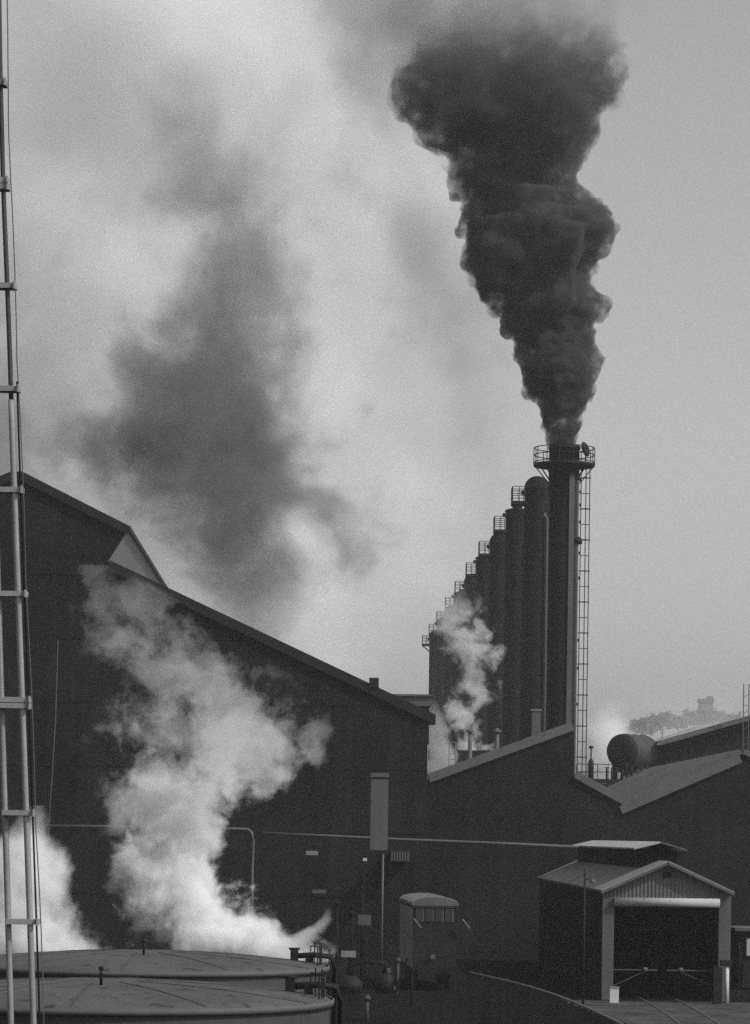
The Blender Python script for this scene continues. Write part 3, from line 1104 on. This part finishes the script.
# ------------------------------------------------------------------ smoke and steam
def plume(name, label, keys, Y, colour=.9, dens=1.0, ky=1.0, k=.6, w=.35, nscale=1.6, detail=5.0, rough=.55, seed=0.0, hull=1.3, shrink=1.0,
          step=.25, aniso=.0, lacun=2.0, dist=.3, kind='fbm', stretch=1.0, absorb=0.0, thr=.12, tear=0.0, bw_=.6, vd=1.0, vs=1.6):
    """keys: (py, px_left, px_right, density) from bottom to top; a tube of smoke whose radius and centre follow the keys and whose edge is torn by noise"""
    rows = []
    for py, xl, xr, d in keys:
        c = P((xl+xr)/2, py, Y)
        rows.append((c.z, c.x, max(.05, (xr-xl)/2*Y/F*shrink), d))
    z0, z1 = rows[0][0], rows[-1][0]
    xs = [r_[1] for r_ in rows]
    xmin, xmax = min(xs)-.01, max(xs)+.01
    rmax = max(r_[2] for r_ in rows)*1.001
    dmax = max(r_[3] for r_ in rows)
    wv = [0.0]
    for a_, b_ in zip(rows, rows[1:]):
        wv.append(wv[-1]+(b_[0]-a_[0])/((a_[2]+b_[2])/2))
    wt_ = wv[-1]
    org = Vector((rows[0][1], Y, z0))
    # hull
    m = MB()
    n = 28
    rings = []
    hr = [(rows[0][0]-.0, rows[0][1], rows[0][2]*hull*.6, rows[0][2])]
    for a_, b_ in zip(rows, rows[1:]):
        for t in range(4):
            f = t/4
            hr.append((a_[0]+(b_[0]-a_[0])*f, a_[1]+(b_[1]-a_[1])*f, (a_[2]+(b_[2]-a_[2])*f)*hull, 0))
    hr.append((rows[-1][0], rows[-1][1], rows[-1][2]*hull, 0))
    hr.append((rows[-1][0]+.02, rows[-1][1], rows[-1][2]*hull*.6, 0))
    hr[0] = (hr[0][0]-.02, hr[0][1], hr[0][2], 0)
    for zz_, xx_, r_, _ in hr:
        rings.append([m.bm.verts.new((xx_-org.x+r_*math.cos(2*PI*t/n), r_*ky*math.sin(2*PI*t/n), zz_-org.z)) for t in range(n)])
    for a_, b_ in zip(rings, rings[1:]):
        for t in range(n):
            m.bm.faces.new((a_[t], a_[(t+1) % n], b_[(t+1) % n], b_[t]))
    m.bm.faces.new(rings[0][::-1])
    m.bm.faces.new(rings[-1])
    # material
    mt, t = newmat(name+'_volume')
    tc = t.n('ShaderNodeTexCoord')
    sp = t.n('ShaderNodeSeparateXYZ')
    t.l(tc.outputs['Object'], sp.inputs[0])
    X_, Y_, Z_ = sp.outputs
    zn = t.math('DIVIDE', Z_, z1-z0, clamp=True)
    rampn = t.n('ShaderNodeValToRGB')
    cr_ = rampn.color_ramp
    cr_.interpolation = 'LINEAR'
    while len(cr_.elements) > 1:
        cr_.elements.remove(cr_.elements[0])
    for i, (z_, x_, r_, d_) in enumerate(rows):
        pos = (z_-z0)/(z1-z0)
        el = cr_.elements[0] if i == 0 else cr_.elements.new(pos)
        el.position = pos
        el.color = ((x_-xmin)/(xmax-xmin), r_/rmax, d_/dmax, wv[i]/wt_)
    t.l(zn, rampn.inputs[0])
    sc = t.n('ShaderNodeSeparateColor')
    t.l(rampn.outputs[0], sc.inputs[0])
    cx = t.math('ADD', t.math('MULTIPLY', sc.outputs[0], xmax-xmin), xmin-org.x)
    rr_ = t.math('MULTIPLY', sc.outputs[1], rmax)
    u = t.math('DIVIDE', t.math('SUBTRACT', X_, cx), rr_)
    v = t.math('DIVIDE', Y_, t.math('MULTIPLY', rr_, ky))
    cb = t.n('ShaderNodeMapping')
    cb.inputs['Location'].default_value = (seed, seed*.7, seed*1.3)
    cb.inputs['Scale'].default_value = (1, 1, stretch)
    t.l(tc.outputs['Object'], cb.inputs['Vector'])
    d_ = t.math('SQRT', t.math('ADD', t.math('MULTIPLY', u, u), t.math('MULTIPLY', v, v)))
    nz = t.n('ShaderNodeTexNoise', i_Scale=nscale, i_Detail=detail, i_Roughness=rough, i_Lacunarity=lacun, i_Distortion=dist)
    t.l(cb.outputs[0], nz.inputs['Vector'])
    N = t.math('SUBTRACT', nz.outputs[0], .5)
    N = t.math('MULTIPLY', N, 2.0*k)
    if tear:
        N = t.math('MULTIPLY', N, t.math('MULTIPLY_ADD', sc.outputs[2], -tear, 1.0+tear))
    if kind == 'billow':
        vo = t.n('ShaderNodeTexVoronoi', i_Scale=nscale*vs, i_Detail=vd, i_Roughness=.45, i_Lacunarity=2.3)
        vo.feature = 'F1'
        vo.normalize = False
        # bend the cell space with the noise so that the puffs are not round balls
        mx_ = t.n('ShaderNodeVectorMath', operation='MULTIPLY_ADD')
        t.l(nz.outputs['Color'], mx_.inputs[0])
        mx_.inputs[1].default_value = (.6/nscale, .6/nscale, .6/nscale)
        t.l(cb.outputs[0], mx_.inputs[2])
        t.l(mx_.outputs[0], vo.inputs['Vector'])
        bl = t.math('MULTIPLY', t.math('SUBTRACT', .6, vo.outputs['Distance']), k*bw_)
        N = t.math('ADD', t.math('MULTIPLY', N, .8), bl)
    s_ = t.math('ADD', t.math('SUBTRACT', 1.0, d_), N)
    mr = t.n('ShaderNodeMapRange', interpolation_type='SMOOTHSTEP')
    t.l(s_, mr.inputs['Value'])
    mr.inputs['From Min'].default_value = thr
    mr.inputs['From Max'].default_value = thr+w
    # density vanishes at the hull
    fall = t.n('ShaderNodeMapRange', interpolation_type='SMOOTHSTEP')
    t.l(d_, fall.inputs['Value'])
    fall.inputs['From Min'].default_value = hull*.98
    fall.inputs['From Max'].default_value = hull*.74
    de = t.math('MULTIPLY', t.math('MULTIPLY', mr.outputs[0], fall.outputs[0]), t.math('MULTIPLY', sc.outputs[2], dmax*dens))
    pv = t.n('ShaderNodeVolumePrincipled')
    pv.inputs['Color'].default_value = (colour, colour, colour, 1)
    pv.inputs['Absorption Color'].default_value = (absorb, absorb, absorb, 1)
    pv.inputs['Anisotropy'].default_value = aniso
    t.l(de, pv.inputs['Density'])
    oo = t.n('ShaderNodeOutputMaterial')
    t.l(pv.outputs[0], oo.inputs['Volume'])
    try:
        mt.cycles.volume_step_rate = step
    except Exception:
        pass
    o = m.build(name, mt)
    o.location = org
    tag(o, label, name.split('_')[-1], kind='stuff')
    return o



def billow_plume(name, label, keys, Y, colour, dens, seed, voxel=.24, ky=.9):
    """dense rolling smoke: hundreds of puffs on puffs along the column, fused into one closed skin that holds the smoke"""
    from mathutils import noise
    rnd = random.Random(seed)
    rows = []
    for py, xl, xr, d in keys:
        c = P((xl+xr)/2, py, Y)
        rows.append((c.z, c.x, (xr-xl)/2*Y/F, d))
    org = Vector((rows[0][1], Y, rows[0][0]))
    dmx = max(r_[3] for r_ in rows)

    def at(z):
        for a_, b_ in zip(rows, rows[1:]):
            if z <= b_[0]:
                f = max(0, (z-a_[0])/(b_[0]-a_[0]))
                return a_[1]+(b_[1]-a_[1])*f, a_[2]+(b_[2]-a_[2])*f
        return rows[-1][1], rows[-1][2]

    def rv():
        return Vector((rnd.gauss(0, 1), rnd.gauss(0, 1), rnd.gauss(0, 1))).normalized()

    puffs = []
    z = rows[0][0]
    while z < rows[-1][0]:
        x, r = at(z)
        puffs.append((Vector((x, Y, z+.3*r)), r*.6, 1))
        n = 11
        a0 = rnd.uniform(0, 6)
        for k in range(n):
            a_ = a0+2*PI*(k+rnd.uniform(-.3, .3))/n
            p_ = max(.3, r*rnd.choice((.16, .2, .25, .32, .4, .46)))
            q = (r-p_*.9)*rnd.choice((.8, .9, .98, 1.05, 1.2))
            c = Vector((x+q*math.cos(a_), Y+ky*q*math.sin(a_), z+rnd.uniform(-.12, .3)*r+.25*r))
            if c.z-p_ < rows[0][0]:
                continue
            puffs.append((c, p_, 1))
            out = Vector((math.cos(a_), math.sin(a_), .25))
            for q2 in range(11):
                d = (out*.7+rv()).normalized()
                p2 = p_*rnd.uniform(.28, .5)
                puffs.append((c+d*p_*.92, p2, 0))
        z += max(.3, r*.24)
    ic = []
    for sub in (1, 2):
        ico = bmesh.new()
        bmesh.ops.create_icosphere(ico, subdivisions=sub+(sub == 2), radius=1)
        ic.append(([v_.co.copy() for v_ in ico.verts], [[v_.index for v_ in f_.verts] for f_ in ico.faces]))
        ico.free()
    V, Fs = [], []
    for c, r, big in puffs:
        if r < voxel*.7:
            continue
        b_ = len(V)
        iv, ifc = ic[1 if r > .8 else 0]
        for v_ in iv:
            q = c-org+v_*r
            x, rr = at(q.z+org.z)
            sc_ = 1/max(rr, 1.2)
            w1 = noise.noise_vector((q+Vector((seed, 0, 0)))*sc_*1.1)
            w2 = noise.noise_vector((q+Vector((0, seed, 0)))*sc_*3.2)
            am = min(1, max(0, q.z/2.5))
            V.append(q+(w1*.22+w2*.075)*rr*am)
        Fs += [[b_+i_ for i_ in f_] for f_ in ifc]
    me = bpy.data.meshes.new(name)
    me.from_pydata(V, [], Fs)
    o = bpy.data.objects.new(name, me)
    C.objects.link(o)
    md = o.modifiers.new('fuse', 'REMESH')
    md.mode = 'VOXEL'
    md.voxel_size = voxel
    dg = bpy.context.evaluated_depsgraph_get()
    m2 = bpy.data.meshes.new_from_object(o.evaluated_get(dg))
    o.modifiers.clear()
    o.data = m2
    # keep the outer skin only: loose crumbs and closed-in bubbles go
    bm = bmesh.new()
    bm.from_mesh(m2)
    seen = set()
    best = []
    bm.verts.ensure_lookup_table()
    for v0 in bm.verts:
        if v0.index in seen:
            continue
        st, isl = [v0], []
        seen.add(v0.index)
        while st:
            v_ = st.pop()
            isl.append(v_)
            for e_ in v_.link_edges:
                w_ = e_.other_vert(v_)
                if w_.index not in seen:
                    seen.add(w_.index)
                    st.append(w_)
        if len(isl) > len(best):
            best = isl
    keep = set(v_.index for v_ in best)
    bmesh.ops.delete(bm, geom=[v_ for v_ in bm.verts if v_.index not in keep], context='VERTS')
    bmesh.ops.recalc_face_normals(bm, faces=bm.faces)
    bm.to_mesh(m2)
    bm.free()
    m2.polygons.foreach_set('use_smooth', [True]*len(m2.polygons))
    m2.update()
    mt, t = newmat('billow_volume')
    tc = t.n('ShaderNodeTexCoord')
    sp = t.n('ShaderNodeSeparateXYZ')
    t.l(tc.outputs['Object'], sp.inputs[0])
    z0, z1 = rows[0][0], rows[-1][0]
    zn = t.math('DIVIDE', sp.outputs[2], z1-z0, clamp=True)
    rn = t.n('ShaderNodeValToRGB')
    el = rn.color_ramp.elements
    while len(el) > 1:
        el.remove(el[0])
    for i_, (z_, x_, r_, d_) in enumerate(rows):
        e_ = el[0] if i_ == 0 else el.new((z_-z0)/(z1-z0))
        e_.position = (z_-z0)/(z1-z0)
        e_.color = (d_/dmx, d_/dmx, d_/dmx, 1)
    t.l(zn, rn.inputs[0])
    nz = t.n('ShaderNodeTexNoise', i_Scale=.75, i_Detail=6.0, i_Roughness=.66)
    t.l(tc.outputs['Object'], nz.inputs['Vector'])
    mr = t.n('ShaderNodeMapRange', interpolation_type='SMOOTHSTEP')
    t.l(nz.outputs[0], mr.inputs['Value'])
    mr.inputs['From Min'].default_value = .40
    mr.inputs['From Max'].default_value = .60
    mr.inputs['To Min'].default_value = .10
    sc = t.n('ShaderNodeSeparateColor')
    t.l(rn.outputs[0], sc.inputs[0])
    pv = t.n('ShaderNodeVolumePrincipled')
    pv.inputs['Color'].default_value = (colour, colour, colour, 1)
    t.l(t.math('MULTIPLY', mr.outputs[0], t.math('MULTIPLY', sc.outputs[0], dens*dmx)), pv.inputs['Density'])
    oo = t.n('ShaderNodeOutputMaterial')
    t.l(pv.outputs[0], oo.inputs['Volume'])
    mt.cycles.volume_step_rate = .11
    m2.materials.clear()
    m2.materials.append(mt)
    o.location = org
    return tag(o, label, 'smoke', kind='stuff')


billow_plume('smoke', 'dense black smoke billowing up out of the tallest stack', [
    (449, 546, 577, 3.5), (440, 546, 578, 3.2), (425, 542, 581, 2.6), (408, 535, 586, 2.2), (390, 524, 593, 1.9), (370, 517, 596, 1.7),
    (356, 516, 586, 1.5), (338, 510, 590, 1.4), (322, 505, 604, 1.35), (308, 490, 594, 1.25), (296, 476, 588, 1.2), (275, 466, 598, 1.15), (255, 463, 606, 1.05), (240, 470, 592, 1.0), (226, 470, 568, .95), (212, 464, 548, .85), (200, 454, 556, .8), (186, 448, 582, .7),
    (165, 438, 588, .6), (150, 430, 584, .55), (132, 410, 608, .5), (105, 400, 620, .42), (82, 408, 622, .34), (60, 430, 612, .2), (40, 448, 592, .07), (15, 455, 585, .02)],
    YS, .15, 2.1, 5, voxel=.2)
plume('smoke', 'thin grey smoke trailing off from the top of the black plume', [
    (150, 400, 600, .2), (110, 372, 632, .7), (70, 350, 640, 1.0), (30, 335, 640, 1.0), (-10, 320, 640, .9), (-60, 300, 640, .8)],
    YS+2, colour=.3, dens=.16, k=.9, w=.7, nscale=.12, detail=5, rough=.6, step=.2, hull=1.25, ky=.6, seed=88.0)

plume('steam', 'large white steam cloud rising from behind the tanks across the dark mill wall', [
    (962, 130, 345, 1.0), (945, 120, 340, 1.0), (928, 113, 318, 1.0), (915, 110, 285, 1.0), (900, 108, 268, .9), (875, 104, 240, .8), (850, 106, 234, .75), (825, 106, 232, .7), (800, 114, 258, .45),
    (775, 118, 294, .22), (750, 110, 312, .14), (725, 112, 312, .10), (700, 116, 302, .08), (675, 100, 276, .07), (650, 90, 226, .07), (620, 78, 188, .065), (590, 72, 158, .055), (565, 72, 118, .035)],
    118, colour=.985, dens=2.9, k=1.15, w=.42, nscale=.5, detail=7, rough=.68, step=.13, hull=1.3, ky=.7, seed=3.3, dist=.25, thr=.3, tear=2.2, shrink=1.06)
plume('steam', 'bright hooked tail of steam pointing right above the tank roof', [
    (966, 225, 322, 1.0), (952, 240, 332, 1.0), (942, 258, 336, 1.0), (933, 280, 338, 1.0), (925, 300, 338, .9), (918, 314, 337, .6), (908, 322, 336, .1)],
    110, colour=.985, dens=3.0, k=.75, w=.5, nscale=.8, detail=6, rough=.6, step=.18, hull=1.6, ky=.6, seed=17.0, dist=.25, shrink=.85, thr=.2)
plume('steam', 'white steam cloud behind the mast at the left edge', [
    (962, -50, 115, 1.0), (940, -50, 105, 1.0), (915, -45, 85, 1.0), (890, -30, 80, .9), (865, -20, 78, .8), (840, -10, 74, .7), (822, 10, 64, .5), (806, 25, 52, .2)],
    112, colour=.985, dens=2.4, k=.9, w=.45, nscale=.55, dist=.25, tear=.6, detail=6, rough=.6, step=.16, hull=1.3, ky=.7, seed=9.1)
plume('steam', 'white steam drifting across the middle towers', [
    (750, 440, 480, .5), (725, 442, 478, .35), (700, 455, 490, .3), (675, 462, 492, .35), (650, 448, 492, .36), (630, 440, 488, .3), (612, 440, 480, .2), (598, 444, 474, .09), (584, 448, 468, .02), (574, 450, 464, .003)],
    222, colour=.985, dens=2.8, k=2.1, w=.6, nscale=.6, detail=6, rough=.66, dist=.3, shrink=1.75, thr=.34, step=.18, hull=1.3, ky=.5, seed=21.7)
plume('steam', 'bright steam puff in the gap between the mill corner and the towers', [
    (792, 418, 462, 1.0), (775, 418, 462, 1.0), (755, 420, 460, .9), (735, 420, 456, .7), (718, 420, 448, .4), (700, 420, 440, .08)],
    214, colour=.985, dens=2.6, k=.7, w=.4, nscale=.6, detail=5, rough=.6, step=.2, hull=1.3, ky=.5, seed=31.2)
plume('steam', 'pale steam behind the horizontal drum at the right', [
    (790, 560, 690, 1.0), (765, 563, 685, 1.0), (745, 568, 664, .9), (728, 574, 648, .6), (714, 580, 640, .25), (700, 590, 640, .05)],
    300, colour=.985, dens=1.2, k=.7, w=.6, nscale=.25, detail=5, rough=.6, step=.25, hull=1.3, ky=.6, seed=41.5)

plume('steam', 'low pale mist lying in front of the far hill and its trees', [
    (770, 520, 840, .8), (745, 540, 830, 1.0), (725, 560, 820, .9), (708, 570, 810, .7), (694, 580, 800, .3), (682, 600, 790, .05)],
    900, colour=.985, dens=.024, k=.9, w=.9, nscale=.05, detail=5, rough=.6, step=.3, hull=1.3, ky=.4, seed=93.0, thr=.05)

plume('smoke', 'wide dark grey smoke drifting up behind the mill roof', [
    (660, 190, 320, .4), (600, 170, 340, .7), (560, 130, 378, .95), (520, 95, 380, 1.0), (480, 50, 375, 1.0), (440, 40, 366, 1.0), (400, 50, 355, 1.0), (360, 85, 340, .9),
    (320, 116, 330, .85), (280, 140, 328, .75), (240, 150, 320, .6), (200, 145, 312, .48), (160, 125, 305, .38), (120, 110, 285, .3), (80, 110, 265, .15), (50, 120, 240, .03)],
    420, colour=.28, dens=.47, k=1.35, w=.95, nscale=.07, detail=7, rough=.7, step=.24, hull=1.35, ky=.36, seed=12.5, thr=.14, shrink=1.16)
plume('smoke', 'small grey smoke smudge low at the left edge above the mill roof', [
    (540, -90, 70, .3), (490, -90, 95, .9), (450, -90, 100, 1.0), (410, -90, 95, .9), (380, -80, 80, .6), (345, -70, 60, .1)],
    420, colour=.3, dens=.3, k=1.1, w=1.1, nscale=.07, detail=5, rough=.62, step=.3, hull=1.3, ky=.5, seed=33.0, thr=.1)
plume('smoke', 'faint grey smoke column hanging in the sky left of the black plume', [
    (560, 455, 520, .3), (500, 440, 535, .6), (450, 425, 540, .8), (400, 405, 535, .9), (330, 375, 520, 1.0), (260, 345, 500, 1.0), (190, 325, 485, 1.0), (120, 300, 480, 1.0), (50, 280, 480, 1.0), (-40, 260, 480, 1.0)],
    460, colour=.35, dens=.1, k=1.3, w=1.0, nscale=.07, detail=6, rough=.66, step=.3, hull=1.3, ky=.4, seed=63.0, thr=.1)
plume('steam', 'broad pale cloud bank of thin steam filling the left and middle sky', [
    (740, -160, 470, .9), (600, -170, 520, 1.0), (500, -170, 530, 1.0), (400, -170, 540, 1.0), (300, -170, 570, 1.0), (200, -160, 590, 1.0), (100, -140, 600, 1.0), (0, -130, 600, 1.0), (-60, -130, 600, 1.0)],
    640, colour=.99, dens=.11, k=1.25, w=1.1, nscale=.035, detail=6, rough=.66, step=.5, hull=1.3, ky=.4, seed=71.0)

# ------------------------------------------------------------------ haze
mt, t = newmat('haze_air')
pv = t.n('ShaderNodeVolumePrincipled')
pv.inputs['Color'].default_value = (1, 1, 1, 1)
pv.inputs['Density'].default_value = .00022
oo = t.n('ShaderNodeOutputMaterial')
t.l(pv.outputs[0], oo.inputs['Volume'])
HZ = MB().box(-905, 905, -65, 1845, -1, 260).build('haze', mt)
tag(HZ, 'thin pale haze filling the air over the works', 'haze', kind='stuff')

# ------------------------------------------------------------------ render settings
cy = S.cycles
cy.use_denoising = False
cy.use_adaptive_sampling = True
cy.adaptive_threshold = .02
cy.max_bounces = 8
cy.diffuse_bounces = 3
cy.glossy_bounces = 2
cy.volume_bounces = 6
cy.transparent_max_bounces = 16
cy.volume_step_rate = 1.0
cy.volume_max_steps = 256
cy.caustics_reflective = False
cy.caustics_refractive = False
S.view_settings.view_transform = 'Standard'
S.view_settings.look = 'None'
S.view_settings.exposure = 0.06
S.view_settings.gamma = 1.0
S.view_settings.use_curve_mapping = False
S.render.film_transparent = False
